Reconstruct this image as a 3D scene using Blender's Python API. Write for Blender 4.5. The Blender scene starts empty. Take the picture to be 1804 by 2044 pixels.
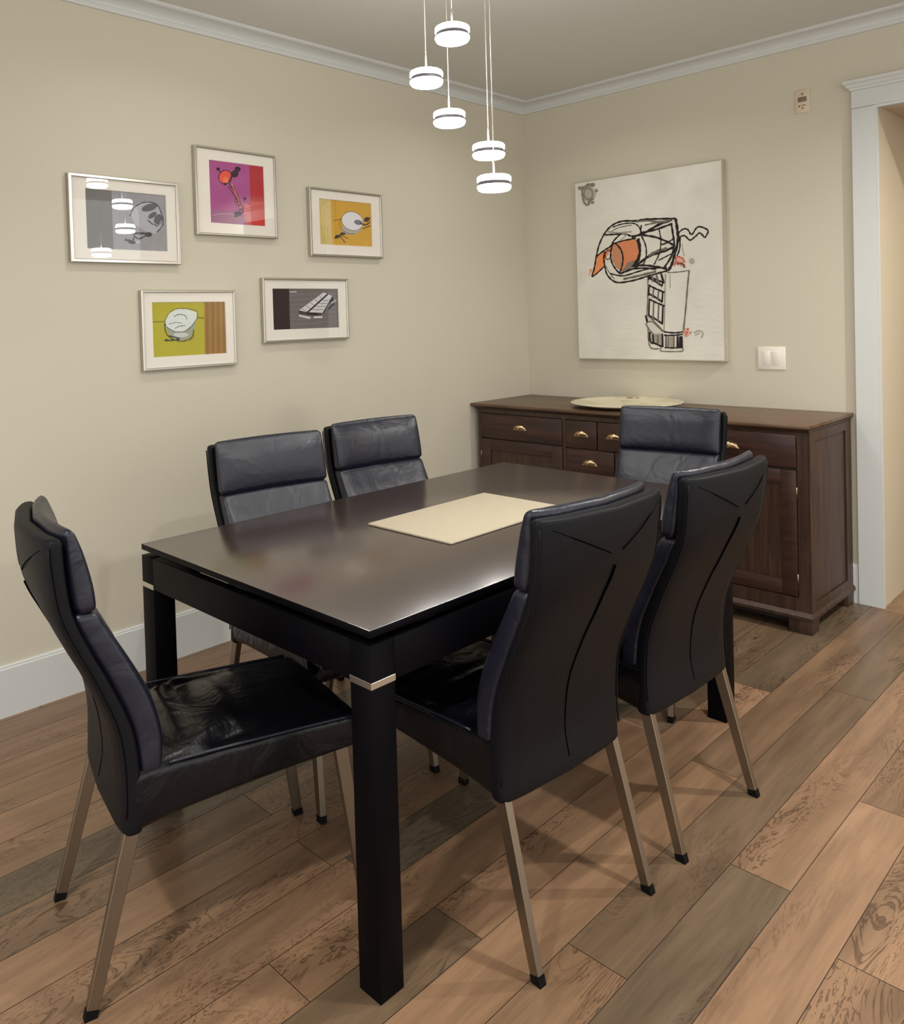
import bpy, bmesh, math, random
import numpy as np
from mathutils import Vector, Matrix

random.seed(7)
sc = bpy.context.scene
COL = sc.collection
PI = math.pi

# ------------------------------------------------------------------ camera
def make_camera():
    W, H = 1804.0, 2044.0
    f, cx, cy = 1635.77, 794.10, 674.46
    yaw, pitch, roll = map(math.radians, (45.7323, -1.3795, -1.669))
    fwd = Vector((-math.sin(yaw)*math.cos(pitch), math.cos(yaw)*math.cos(pitch), math.sin(pitch)))
    rt = Vector((math.cos(yaw), math.sin(yaw), 0))
    up = rt.cross(fwd)
    R = rt*math.cos(roll) + up*math.sin(roll)
    U = -rt*math.sin(roll) + up*math.cos(roll)
    cam = bpy.data.cameras.new('camera')
    o = bpy.data.objects.new('camera', cam)
    COL.objects.link(o)
    m = Matrix((R, U, -fwd)).transposed().to_4x4()
    m.translation = Vector((3.0383, -4.0773, 1.3612))
    o.matrix_world = m
    cam.sensor_fit = 'VERTICAL'
    cam.sensor_height = 24.0
    cam.lens = 24.0*f/H
    cam.shift_x = (W/2-cx)/H
    cam.shift_y = (cy-H/2)/H
    cam.clip_start = 0.05
    sc.camera = o
make_camera()

# ------------------------------------------------------------------ light
sc.view_settings.view_transform = 'Standard'
sc.view_settings.look = 'None'
sc.view_settings.gamma = 1.0
sc.view_settings.exposure = 1.05
sc.cycles.use_denoising = True
world = bpy.data.worlds.new('world')
sc.world = world
world.use_nodes = True
world.node_tree.nodes['Background'].inputs[0].default_value = (1.0, 0.99, 0.98, 1)
world.node_tree.nodes['Background'].inputs[1].default_value = 0.90

def unseen_light(x, y, z, power, color=(1.0, 0.98, 0.94), spread=150, size=0.12):  # unseen ceiling lights; several are fill added to brighten walls, without fixtures
    l = bpy.data.lights.new('unseen_ceiling_light', 'AREA')
    l.shape = 'DISK'; l.size = size; l.energy = power; l.color = color
    l.spread = math.radians(spread)
    o = bpy.data.objects.new('unseen_ceiling_light', l)
    o.location = (x, y, z)
    COL.objects.link(o)
    return o
unseen_light(3.15, -0.56, 2.62, 20, size=.07)  # placed from the header's shadow in the hallway
unseen_light(0.85, -0.95, 2.62, 2.2)  # added fill for the corner and canvas wall
unseen_light(0.80, -2.50, 2.62, 1.8)  # added fill for the picture wall
unseen_light(2.75, -2.30, 2.62, 11)
unseen_light(2.30, -4.60, 2.62, 16)
unseen_light(0.75, -4.30, 2.62, 1)
unseen_light(2.55, 0.9, 2.22, 2.2, color=(1.0, 0.90, 0.78), spread=180)  # added fill for the hallway

# ------------------------------------------------------------------ helpers
def lin(r, g, b):
    def c(v):
        v /= 255.0
        return v/12.92 if v <= .04045 else ((v+.055)/1.055)**2.4
    return (c(r), c(g), c(b), 1.0)

def link(name, bm, mats, parent=None, smooth=False, loc=None, kind=None, auto=None):
    me = bpy.data.meshes.new(name)
    bmesh.ops.recalc_face_normals(bm, faces=bm.faces[:])
    if smooth:
        for f in bm.faces: f.smooth = True
    if auto is not None:
        for e in bm.edges:
            if len(e.link_faces) == 2 and e.calc_face_angle(0) > auto:
                e.smooth = False
    bm.to_mesh(me); bm.free()
    if not isinstance(mats, (list, tuple)): mats = [mats]
    for m in mats: me.materials.append(m)
    o = bpy.data.objects.new(name, me)
    COL.objects.link(o)
    if parent: o.parent = parent
    if loc: o.location = loc
    if kind: o['kind'] = kind
    return o

def thing(name, label, cat, loc=(0, 0, 0), rz=0.0, group=None):
    o = bpy.data.objects.new(name, None)
    o.empty_display_size = 0.1
    COL.objects.link(o)
    o.location = loc; o.rotation_euler = (0, 0, rz)
    o['label'] = label; o['category'] = cat
    if group: o['group'] = group
    return o

def tag(o, label, cat, group=None):
    o['label'] = label; o['category'] = cat
    if group: o['group'] = group
    return o

def box(bm, x0, x1, y0, y1, z0, z1, bevel=0.0, seg=2, mat=0):
    vs = [bm.verts.new(p) for p in ((x0,y0,z0),(x1,y0,z0),(x1,y1,z0),(x0,y1,z0),(x0,y0,z1),(x1,y0,z1),(x1,y1,z1),(x0,y1,z1))]
    fs = [bm.faces.new([vs[i] for i in q]) for q in ((3,2,1,0),(4,5,6,7),(0,1,5,4),(1,2,6,5),(2,3,7,6),(3,0,4,7))]
    for f in fs: f.material_index = mat
    if bevel > 0:
        es = set()
        for f in fs: es.update(f.edges)
        r = bmesh.ops.bevel(bm, geom=list(es), offset=bevel, segments=seg, profile=0.5, affect='EDGES')
        for f in r['faces']: f.material_index = mat
    return vs

def boxobj(name, dims, mat, parent=None, bevel=0.0, kind=None, seg=2):
    bm = bmesh.new(); box(bm, *dims, bevel=bevel, seg=seg)
    return link(name, bm, mat, parent, kind=kind, smooth=bevel > 0, auto=0.6 if bevel > 0 else None)

def bridge(bm, a, b):
    n = len(a)
    for i in range(n):
        bm.faces.new((a[i], a[(i+1) % n], b[(i+1) % n], b[i]))

def bar(bm, p0, p1, w0, d0, w1=None, d1=None, side=Vector((1, 0, 0))):
    """rectangular bar from p0 to p1; w along 'side', d across"""
    w1 = w0 if w1 is None else w1; d1 = d0 if d1 is None else d1
    p0, p1 = Vector(p0), Vector(p1)
    ax = (p1-p0).normalized()
    s = (side - ax*side.dot(ax)).normalized(); t = ax.cross(s)
    rings = []
    for p, w, d in ((p0, w0, d0), (p1, w1, d1)):
        rings.append([bm.verts.new(p + s*(w/2*a) + t*(d/2*b)) for a, b in ((-1,-1),(1,-1),(1,1),(-1,1))])
    bridge(bm, rings[0], rings[1]); bm.faces.new(rings[0][::-1]); bm.faces.new(rings[1])

def tube(bm, pts, r, n=8, cap=True):
    pts = [Vector(p) for p in pts]
    rings = []
    prev = None
    for i, p in enumerate(pts):
        a = pts[max(i-1, 0)]; b = pts[min(i+1, len(pts)-1)]
        ax = (b-a).normalized()
        ref = prev if prev is not None else (Vector((0, 0, 1)) if abs(ax.z) < .9 else Vector((1, 0, 0)))
        s = (ref - ax*ref.dot(ax)).normalized(); prev = s
        t = ax.cross(s)
        rr = r[i] if isinstance(r, (list, tuple)) else r
        rings.append([bm.verts.new(p + s*(rr*math.cos(2*PI*k/n)) + t*(rr*math.sin(2*PI*k/n))) for k in range(n)])
    for i in range(len(rings)-1): bridge(bm, rings[i], rings[i+1])
    if cap: bm.faces.new(rings[0][::-1]); bm.faces.new(rings[-1])

def lathe(bm, prof, n=40, c=(0, 0, 0), mat=0, sx=1, sy=1):
    rings = []
    for r, z in prof:
        if r < 1e-6: rings.append([bm.verts.new((c[0], c[1], c[2]+z))])
        else: rings.append([bm.verts.new((c[0]+sx*r*math.cos(2*PI*k/n), c[1]+sy*r*math.sin(2*PI*k/n), c[2]+z)) for k in range(n)])
    for a, b in zip(rings[:-1], rings[1:]):
        for k in range(n):
            k2 = (k+1) % n
            if len(a) == 1 and len(b) == 1: break
            if len(a) == 1: f = bm.faces.new((a[0], b[k2], b[k]))
            elif len(b) == 1: f = bm.faces.new((a[k], a[k2], b[0]))
            else: f = bm.faces.new((a[k], a[k2], b[k2], b[k]))
            f.material_index = mat

def sm_interp(x, xs, ys):
    """smooth (Catmull-Rom like) interpolation"""
    xs = list(xs); ys = list(ys)
    if x <= xs[0]: return ys[0]
    if x >= xs[-1]: return ys[-1]
    for i in range(len(xs)-1):
        if x <= xs[i+1]: break
    h = xs[i+1]-xs[i]
    def m(j):
        if j <= 0: return (ys[1]-ys[0])/(xs[1]-xs[0])
        if j >= len(xs)-1: return (ys[-1]-ys[-2])/(xs[-1]-xs[-2])
        return (ys[j+1]-ys[j-1])/(xs[j+1]-xs[j-1])
    t = (x-xs[i])/h
    return ((2*t**3-3*t*t+1)*ys[i] + (t**3-2*t*t+t)*h*m(i) + (-2*t**3+3*t*t)*ys[i+1] + (t**3-t*t)*h*m(i+1))

def pillow(bm, a0, a1, steps, fn, ra, rb, expo, nseg=48, axis='z', post=None):
    """loft of superellipse rings. fn(a)->(centre, half_thickness, half_width, curve).
    axis 'z': ring in (x,y); axis 'y': ring in (x,z)."""
    avals = []
    for e0, r, s in ((a0, ra, 1),):
        for k in range(6): avals.append(a0 + ra*(1-math.cos(k/6*PI/2)))
    n = steps
    for k in range(n+1): avals.append(a0+ra + (a1-rb-a0-ra)*k/n)
    for k in range(1, 7): avals.append(a1-rb + rb*math.sin(k/6*PI/2))
    rings = []
    for a in avals:
        c, hy, hx, cur = fn(a)
        sh = 0.0
        if a < a0+ra and ra > 0: sh = 1-math.sqrt(max(0, 1-((a0+ra-a)/ra)**2)); rr = ra
        elif a > a1-rb and rb > 0: sh = 1-math.sqrt(max(0, 1-((a-a1+rb)/rb)**2)); rr = rb
        if sh:
            hy = max(hy - min(rr, hy*0.96)*sh, 0.0015); hx = hx - rr*sh
        ring = []
        for k in range(nseg):
            t = 2*PI*k/nseg
            ct, st = math.cos(t), math.sin(t)
            u = math.copysign(abs(ct)**(2/expo[0]), ct)
            v = math.copysign(abs(st)**(2/expo[1]), st)
            x = hx*u; y = c + hy*v + cur*(x/.21)**2
            p = (x, y, a) if axis == 'z' else (x, a, y)
            if post: p = post(p, u, v, a)
            ring.append(bm.verts.new(p))
        rings.append(ring)
    for r0, r1 in zip(rings[:-1], rings[1:]): bridge(bm, r0, r1)
    for r in (rings[0][::-1], rings[-1]):
        # cap with a strip grid so that shading stays clean
        m = len(r)
        half = m//2
        for k in range(half-1):
            a_, b_, c_, d_ = r[k], r[k+1], r[(m-k-1) % m], r[(m-k) % m]
            vs = []
            for v_ in (a_, b_, c_, d_):
                if v_ not in vs: vs.append(v_)
            if len(vs) >= 3:
                try: bm.faces.new(vs)
                except ValueError: pass
        vs = []
        for v_ in (r[half-1], r[half], r[half+1]):
            if v_ not in vs: vs.append(v_)
        try: bm.faces.new(vs)
        except ValueError: pass

# ------------------------------------------------------------------ materials
def newmat(name):
    m = bpy.data.materials.new(name); m.use_nodes = True
    nt = m.node_tree; nt.nodes.clear()
    out = nt.nodes.new('ShaderNodeOutputMaterial')
    b = nt.nodes.new('ShaderNodeBsdfPrincipled')
    nt.links.new(b.outputs[0], out.inputs[0])
    return m, nt, b

def N(nt, t, **kw):
    n = nt.nodes.new(t)
    for k, v in kw.items():
        if k.startswith('i_'):
            key = k[2:]
            n.inputs[int(key) if key.isdigit() else key].default_value = v
        else: setattr(n, k, v)
    return n

def simple(name, color, rough=0.5, metal=0.0, bump=0.0, bscale=60, var=0.0, vscale=4, spec=0.5, coat=0.0, stretch=None):
    m, nt, b = newmat(name)
    b.inputs['Roughness'].default_value = rough
    b.inputs['Metallic'].default_value = metal
    b.inputs['Specular IOR Level'].default_value = spec
    b.inputs['Coat Weight'].default_value = coat
    tc = N(nt, 'ShaderNodeTexCoord')
    mp = N(nt, 'ShaderNodeMapping')
    if stretch: mp.inputs['Scale'].default_value = stretch
    nt.links.new(tc.outputs['Object'], mp.inputs[0])
    nz = N(nt, 'ShaderNodeTexNoise', i_Scale=vscale, i_Detail=4.0)
    nt.links.new(mp.outputs[0], nz.inputs['Vector'])
    mix = N(nt, 'ShaderNodeMixRGB', blend_type='MIX')
    c = color
    mix.inputs[1].default_value = (c[0]*(1-var), c[1]*(1-var), c[2]*(1-var), 1)
    mix.inputs[2].default_value = (min(1, c[0]*(1+var)), min(1, c[1]*(1+var)), min(1, c[2]*(1+var)), 1)
    nt.links.new(nz.outputs[0], mix.inputs[0]); nt.links.new(mix.outputs[0], b.inputs['Base Color'])
    if bump > 0:
        n2 = N(nt, 'ShaderNodeTexNoise', i_Scale=bscale, i_Detail=3.0)
        nt.links.new(mp.outputs[0], n2.inputs['Vector'])
        bp = N(nt, 'ShaderNodeBump', i_Strength=bump, i_Distance=0.002)
        nt.links.new(n2.outputs[0], bp.inputs['Height']); nt.links.new(bp.outputs[0], b.inputs['Normal'])
    return m

M = {}
M['wall'] = simple('wall_paint', lin(199, 192, 173), 0.75, bump=0.08, bscale=180, var=0.02, vscale=1.2, spec=0.25)
M['hall'] = simple('hall_paint', lin(196, 182, 156), 0.75, bump=0.08, bscale=180, var=0.02, vscale=1.2, spec=0.25)
M['ceiling'] = simple('ceiling_paint', lin(204, 203, 196), 0.85, bump=0.05, bscale=150, var=0.02, vscale=1.0, spec=0.2)
M['trim'] = simple('white_trim_paint', lin(202, 204, 200), 0.4, var=0.02, spec=0.4)
M['silver'] = simple('silver_frame_metal', lin(196, 192, 182), 0.28, metal=1.0, var=0.05, vscale=8)
M['steel'] = simple('brushed_steel', lin(142, 129, 112), 0.36, metal=1.0, var=0.12, vscale=30, stretch=(1, 1, .05))
M['band'] = simple('nickel_band', lin(205, 200, 188), 0.3, metal=1.0)
M['black'] = simple('black_rubber', lin(7, 6, 6), 0.7, spec=0.15)
M['tablewood'] = simple('espresso_wood', lin(54, 41, 37), 0.20, bump=0.03, bscale=120, var=0.2, vscale=30, stretch=(8, .5, 1), spec=.5, coat=0.0)
M['tablewood'].node_tree.nodes['Principled BSDF'].inputs['IOR'].default_value = 2.8
M['shaded_wood'] = simple('espresso_wood_shaded', lin(4, 3, 6), 0.5, var=0.2, vscale=20, stretch=(1, 1, .1), spec=0.08)  # table wood again, with shade on sides and legs put into its colour
M['matpaper'] = simple('mat_board', lin(232, 226, 214), 0.8, spec=0.2)
M['brass'] = simple('aged_brass', lin(205, 178, 138), 0.3, metal=1.0, var=0.15, vscale=60)
M['linen'] = simple('linen_mat', lin(180, 169, 147), 0.85, bump=0.4, bscale=500, var=0.05, vscale=60, spec=0.2)
M['switch'] = simple('switch_plastic', lin(228, 222, 208), 0.35)
M['cream'] = simple('cream_plate', lin(206, 190, 165), 0.5, var=0.04)
M['brown'] = simple('brown_fitting', lin(120, 102, 80), 0.5)
M['seam'] = simple('dark_seam', lin(3, 3, 5), 1.0, spec=0.0)

def leather(name, color, rough, wr=0.35, fine=0.12, spec=.5):
    m, nt, b = newmat(name)
    b.inputs['Base Color'].default_value = color
    b.inputs['Specular IOR Level'].default_value = spec
    tc = N(nt, 'ShaderNodeTexCoord')
    n1 = N(nt, 'ShaderNodeTexNoise', i_Scale=9.0, i_Detail=3.0, i_Distortion=1.2)
    n2 = N(nt, 'ShaderNodeTexVoronoi', i_Scale=420.0)
    n3 = N(nt, 'ShaderNodeTexNoise', i_Scale=3.0, i_Detail=2.0)
    for n in (n1, n2, n3): nt.links.new(tc.outputs['Object'], n.inputs['Vector'])
    b1 = N(nt, 'ShaderNodeBump', i_Strength=wr, i_Distance=0.012)
    b2 = N(nt, 'ShaderNodeBump', i_Strength=fine, i_Distance=0.001)
    nt.links.new(n1.outputs[0], b1.inputs['Height'])
    nt.links.new(n2.outputs['Distance'], b2.inputs['Height'])
    nt.links.new(b1.outputs[0], b2.inputs['Normal']); nt.links.new(b2.outputs[0], b.inputs['Normal'])
    mr = N(nt, 'ShaderNodeMapRange'); mr.inputs[3].default_value = rough-.06; mr.inputs[4].default_value = rough+.08
    nt.links.new(n3.outputs[0], mr.inputs[0]); nt.links.new(mr.outputs[0], b.inputs['Roughness'])
    return m
M['leather'] = leather('black_leather', lin(18, 19, 33), 0.35)
M['leather_seat'] = leather('black_leather_seat', lin(9, 8, 12), 0.27, wr=0.45, spec=.32)
M['leather_shaded'] = leather('black_leather_shaded_back', lin(10, 10, 14), 0.5, wr=0.12, spec=.17)  # same leather as the cushions, with rear shade baked into a darker colour

def wood_mat(name, c_dark, c_mid, c_light, rough, stretch, scale=6, coat=0.0, spec=.5):
    m, nt, b = newmat(name)
    tc = N(nt, 'ShaderNodeTexCoord')
    mp = N(nt, 'ShaderNodeMapping'); mp.inputs['Scale'].default_value = stretch
    nt.links.new(tc.outputs['Object'], mp.inputs[0])
    n = N(nt, 'ShaderNodeTexNoise', i_Scale=scale, i_Detail=6.0, i_Roughness=0.6, i_Distortion=0.6)
    nt.links.new(mp.outputs[0], n.inputs['Vector'])
    r = N(nt, 'ShaderNodeValToRGB')
    r.color_ramp.elements[0].position = .3; r.color_ramp.elements[0].color = c_dark
    r.color_ramp.elements[1].position = .72; r.color_ramp.elements[1].color = c_light
    e = r.color_ramp.elements.new(.5); e.color = c_mid
    nt.links.new(n.outputs[0], r.inputs[0]); nt.links.new(r.outputs[0], b.inputs['Base Color'])
    b.inputs['Roughness'].default_value = rough
    b.inputs['Coat Weight'].default_value = coat
    b.inputs['Specular IOR Level'].default_value = spec
    return m
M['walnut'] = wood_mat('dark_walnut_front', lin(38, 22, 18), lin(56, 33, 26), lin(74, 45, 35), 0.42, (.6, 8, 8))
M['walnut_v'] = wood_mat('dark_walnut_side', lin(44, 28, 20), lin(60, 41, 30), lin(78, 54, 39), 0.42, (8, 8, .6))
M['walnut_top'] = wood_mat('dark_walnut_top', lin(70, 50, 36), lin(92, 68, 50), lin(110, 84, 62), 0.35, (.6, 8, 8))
M['shadowgap'] = simple('dark_recess_wood', lin(20, 12, 9), 0.6)

def glass_mat():
    m = bpy.data.materials.new('picture_glass'); m.use_nodes = True
    nt = m.node_tree; nt.nodes.clear()
    out = N(nt, 'ShaderNodeOutputMaterial')
    tr = N(nt, 'ShaderNodeBsdfTransparent'); gl = N(nt, 'ShaderNodeBsdfGlossy'); gl.inputs['Roughness'].default_value = 0.0
    fr = N(nt, 'ShaderNodeFresnel')
    ge = N(nt, 'ShaderNodeNewGeometry'); mr = N(nt, 'ShaderNodeMapRange'); mr.inputs[3].default_value = 1.5; mr.inputs[4].default_value = 1/1.5
    nt.links.new(ge.outputs['Backfacing'], mr.inputs[0]); nt.links.new(mr.outputs[0], fr.inputs[0])
    mx = N(nt, 'ShaderNodeMixShader')
    nt.links.new(fr.outputs[0], mx.inputs[0]); nt.links.new(tr.outputs[0], mx.inputs[1]); nt.links.new(gl.outputs[0], mx.inputs[2])
    nt.links.new(mx.outputs[0], out.inputs[0])
    return m
M['glass'] = glass_mat()

def emis(name, col, s):
    m, nt, b = newmat(name)
    b.inputs['Base Color'].default_value = (.9, .9, .9, 1)
    b.inputs['Emission Color'].default_value = col
    b.inputs['Emission Strength'].default_value = s
    return m
M['lamp'] = emis('lit_acrylic', (1.0, 0.98, 0.95, 1), 13.0)
M['chrome'] = simple('lamp_chrome', lin(150, 145, 140), 0.15, metal=1.0)
M['ring'] = simple('lamp_ring', lin(40, 37, 38), 0.5)
M['cable'] = simple('lamp_cable', lin(215, 208, 195), 0.4, metal=0.6)

def floor_mat():
    m, nt, b = newmat('oak_plank_floor')
    tc = N(nt, 'ShaderNodeTexCoord')
    at = N(nt, 'ShaderNodeAttribute', attribute_name='plank'); at.attribute_type = 'GEOMETRY'
    sep = N(nt, 'ShaderNodeSeparateColor'); nt.links.new(at.outputs['Color'], sep.inputs[0])
    # grain coordinates shifted per plank
    comb = N(nt, 'ShaderNodeCombineXYZ')
    mul = N(nt, 'ShaderNodeMath', operation='MULTIPLY', i_1=37.0); nt.links.new(sep.outputs[2], mul.inputs[0])
    mul2 = N(nt, 'ShaderNodeMath', operation='MULTIPLY', i_1=23.0); nt.links.new(sep.outputs[0], mul2.inputs[0])
    nt.links.new(mul.outputs[0], comb.inputs[1]); nt.links.new(mul2.outputs[0], comb.inputs[2])
    add = N(nt, 'ShaderNodeVectorMath', operation='ADD'); nt.links.new(tc.outputs['Object'], add.inputs[0]); nt.links.new(comb.outputs[0], add.inputs[1])
    mp = N(nt, 'ShaderNodeMapping'); mp.inputs['Scale'].default_value = (9, 1.1, 1)
    nt.links.new(add.outputs[0], mp.inputs[0])
    n1 = N(nt, 'ShaderNodeTexNoise', i_Scale=1.6, i_Detail=6.0, i_Roughness=0.62, i_Distortion=0.5)
    nt.links.new(mp.outputs[0], n1.inputs['Vector'])
    # cathedral figure: contour lines of a stretched noise
    mpc = N(nt, 'ShaderNodeMapping'); mpc.inputs['Scale'].default_value = (9, 2.0, 1)
    nt.links.new(add.outputs[0], mpc.inputs[0])
    n2 = N(nt, 'ShaderNodeTexNoise', i_Scale=1.0, i_Detail=5.0, i_Roughness=0.62, i_Distortion=1.2)
    nt.links.new(mpc.outputs[0], n2.inputs['Vector'])
    m3 = N(nt, 'ShaderNodeMath', operation='MULTIPLY', i_1=88.0); nt.links.new(n2.outputs[0], m3.inputs[0])
    s3 = N(nt, 'ShaderNodeMath', operation='SINE'); nt.links.new(m3.outputs[0], s3.inputs[0])
    r3 = N(nt, 'ShaderNodeMapRange'); r3.inputs[1].default_value = .55; r3.inputs[2].default_value = 1.0; nt.links.new(s3.outputs[0], r3.inputs[0])
    # only some zones show figure
    n4 = N(nt, 'ShaderNodeTexNoise', i_Scale=1.3, i_Detail=1.0)
    mp4 = N(nt, 'ShaderNodeMapping'); mp4.inputs['Scale'].default_value = (3, 1, 1); nt.links.new(add.outputs[0], mp4.inputs[0]); nt.links.new(mp4.outputs[0], n4.inputs['Vector'])
    r4 = N(nt, 'ShaderNodeMapRange'); r4.inputs[1].default_value = .5; r4.inputs[2].default_value = .62; nt.links.new(n4.outputs[0], r4.inputs[0])
    fig = N(nt, 'ShaderNodeMath', operation='MULTIPLY'); nt.links.new(r3.outputs[0], fig.inputs[0]); nt.links.new(r4.outputs[0], fig.inputs[1])
    figs = N(nt, 'ShaderNodeMath', operation='MULTIPLY', i_1=0.68); nt.links.new(fig.outputs[0], figs.inputs[0])
    # fine pores
    mp5 = N(nt, 'ShaderNodeMapping'); mp5.inputs['Scale'].default_value = (160, 6, 1); nt.links.new(add.outputs[0], mp5.inputs[0])
    n5 = N(nt, 'ShaderNodeTexNoise', i_Scale=1.0, i_Detail=2.0); nt.links.new(mp5.outputs[0], n5.inputs['Vector'])
    # base tone
    ra = N(nt, 'ShaderNodeValToRGB'); cr = ra.color_ramp
    cr.elements[0].position = 0; cr.elements[0].color = lin(92, 80, 64)
    cr.elements[1].position = 1; cr.elements[1].color = lin(146, 114, 87)
    for p, c in ((.22, lin(110, 89, 68)), (.45, lin(124, 97, 73)), (.75, lin(136, 106, 80))):
        e = cr.elements.new(p); e.color = c
    nt.links.new(sep.outputs[0], ra.inputs[0])
    big = N(nt, 'ShaderNodeMapRange'); big.inputs[1].default_value = .3; big.inputs[2].default_value = .7; big.inputs[3].default_value = .66; big.inputs[4].default_value = 1.26
    nt.links.new(n1.outputs[0], big.inputs[0])
    mv = N(nt, 'ShaderNodeVectorMath', operation='SCALE'); nt.links.new(ra.outputs[0], mv.inputs[0]); nt.links.new(big.outputs[0], mv.inputs['Scale'])
    po = N(nt, 'ShaderNodeMapRange'); po.inputs[3].default_value = .84; po.inputs[4].default_value = 1.12; nt.links.new(n5.outputs[0], po.inputs[0])
    mv2 = N(nt, 'ShaderNodeVectorMath', operation='SCALE'); nt.links.new(mv.outputs[0], mv2.inputs[0]); nt.links.new(po.outputs[0], mv2.inputs['Scale'])
    mx = N(nt, 'ShaderNodeMixRGB'); nt.links.new(figs.outputs[0], mx.inputs[0]); nt.links.new(mv2.outputs[0], mx.inputs[1]); mx.inputs[2].default_value = lin(58, 38, 24)
    nt.links.new(mx.outputs[0], b.inputs['Base Color'])
    b.inputs['Roughness'].default_value = 0.32
    bp = N(nt, 'ShaderNodeBump', i_Strength=0.12, i_Distance=0.001); nt.links.new(n5.outputs[0], bp.inputs['Height']); nt.links.new(bp.outputs[0], b.inputs['Normal'])
    return m
M['floor'] = floor_mat()
M['gap'] = simple('plank_joint', lin(48, 32, 22), 0.7)

# ------------------------------------------------------------------ room
def build_floor():
    bm = bmesh.new()
    lay = bm.loops.layers.float_color.new('plank')
    W = 0.142
    fixed = {(2.165, 0): -2.14, (2.307, 0): -1.65, (2.449, 0): -2.278, (1.881, 0): -1.762, (1.739, 0): -1.16}
    k0 = int((-0.15-2.165)/W)-1
    for k in range(k0, 22):
        x0 = 2.165 + k*W; x1 = x0+W
        y = None
        for (fx, _), fy in fixed.items():
            if abs(fx-x0) < 1e-3: y = fy
        rnd = random.Random(k*91+5)
        ys = []
        y0 = y if y is not None else -4+rnd.uniform(-.6, .6)
        q = y0
        while q < 2.3: ys.append(q); q += rnd.uniform(1.0, 1.75)
        ys.append(q)
        q = y0
        while q > -6.2: q -= rnd.uniform(1.0, 1.75); ys.insert(0, q)
        for a, b in zip(ys[:-1], ys[1:]):
            b = min(b, 2.4)
            if b-a < .01: continue
            tone = rnd.random()
            if y is not None and abs(x0-2.165) < 1e-3:
                tone = {True: .78, False: tone}[abs(a-y) < 1e-3]
                if abs(b-y) < 1e-3: tone = .12
            g = 0.0009
            f = bm.faces.new([bm.verts.new(p) for p in ((x0+g, a+g, 0), (x1-g, a+g, 0), (x1-g, b-g, 0), (x0+g, b-g, 0))])
            c = (tone, rnd.random(), rnd.random(), 1)
            for l in f.loops: l[lay] = c
    f = bm.faces.new([bm.verts.new(p) for p in ((-.2, -6, -.0012), (5, -6, -.0012), (5, 2.2, -.0012), (-.2, 2.2, -.0012))])
    f.material_index = 1
    # slab body underneath
    vs = [bm.verts.new(p) for p in ((-.2, -6, -.05), (5, -6, -.05), (5, 2.2, -.05), (-.2, 2.2, -.05))]
    f = bm.faces.new(vs[::-1]); f.material_index = 1
    me = bpy.data.meshes.new('floor'); bm.to_mesh(me); bm.free()
    me.materials.append(M['floor']); me.materials.append(M['gap'])
    o = bpy.data.objects.new('floor', me); COL.objects.link(o); o['kind'] = 'structure'
build_floor()

CZ = 2.63
boxobj('ceiling', (-.15, 5, -6, 0.12, CZ, CZ+.1), M['ceiling'], kind='structure')
boxobj('wall_left', (-.15, 0, -6, 0.12, 0, CZ), M['wall'], kind='structure')
DX0, DX1, DZ = 1.925, 3.05, 2.24
bm = bmesh.new()
box(bm, 0, DX0-.001, 0, .12, 0, CZ)
box(bm, DX0-.001, DX1, 0, .12, DZ, CZ)
box(bm, DX1, 5, 0, .12, 0, CZ)
link('wall_back', bm, M['wall'], kind='structure')
boxobj('wall_hallway_left', (DX0-.12, DX0, .12, 2.1, 0, 2.4), M['hall'], kind='structure')
boxobj('wall_hallway_right', (DX1+.05, DX1+.17, .12, 2.1, 0, 2.4), M['hall'], kind='structure')
boxobj('wall_hallway_end', (DX0-.12, DX1+.17, 2.1, 2.2, 0, 2.4), M['hall'], kind='structure')
boxobj('ceiling_hallway', (DX0, DX1+.17, .12, 2.1, DZ, DZ+.1), M['hall'], kind='structure')
# painted jamb skin so the passage side reads as one wall
boxobj('wall_jamb', (DX0-.001, DX0+.0015, 0.0, .12, 0, DZ), M['hall'], kind='structure')

def sweep_profile(bm, prof, path_fn, n):
    """prof: list of (d, z); path_fn(i, d, z)->point for station i"""
    rings = [[bm.verts.new(path_fn(i, d, z)) for d, z in prof] for i in range(n)]
    for a, b in zip(rings[:-1], rings[1:]): bridge(bm, a, b)
    bm.faces.new(rings[0][::-1]); bm.faces.new(rings[-1])

def cove(d0, d1, z0, z1, n=8):
    return [(d0 + (d1-d0)*(1-math.cos(t*PI/2/n)), z0 + (z1-z0)*math.sin(t*PI/2/n)) for t in range(n+1)]
prof = [(0, CZ), (0, 2.572), (.012, 2.572), (.015, 2.578), (.015, 2.588)] + cove(.018, .072, 2.59, 2.617) + [(.078, 2.617), (.084, 2.618), (.09, 2.622), (.09, CZ)]
def crown_path(i, d, z):
    return [(d, -6, z), (d, -d, z), (5, -d, z)][i]
bm = bmesh.new(); sweep_profile(bm, prof, crown_path, 3)
link('trim_1', bm, M['trim'], kind='structure')

bprof = [(0, 0), (.015, 0), (.015, .168), (.012, .172), (.012, .177), (.008, .181), (0, .181)]
bm = bmesh.new(); sweep_profile(bm, bprof, lambda i, d, z: [(d, -6, z), (d, -.001, z)][i], 2)
link('baseboard_left', bm, M['trim'], kind='structure')
bm = bmesh.new(); sweep_profile(bm, bprof, lambda i, d, z: [(.016, -d, z), (1.827, -d, z)][i], 2)
link('baseboard_back', bm, M['trim'], kind='structure')

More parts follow.
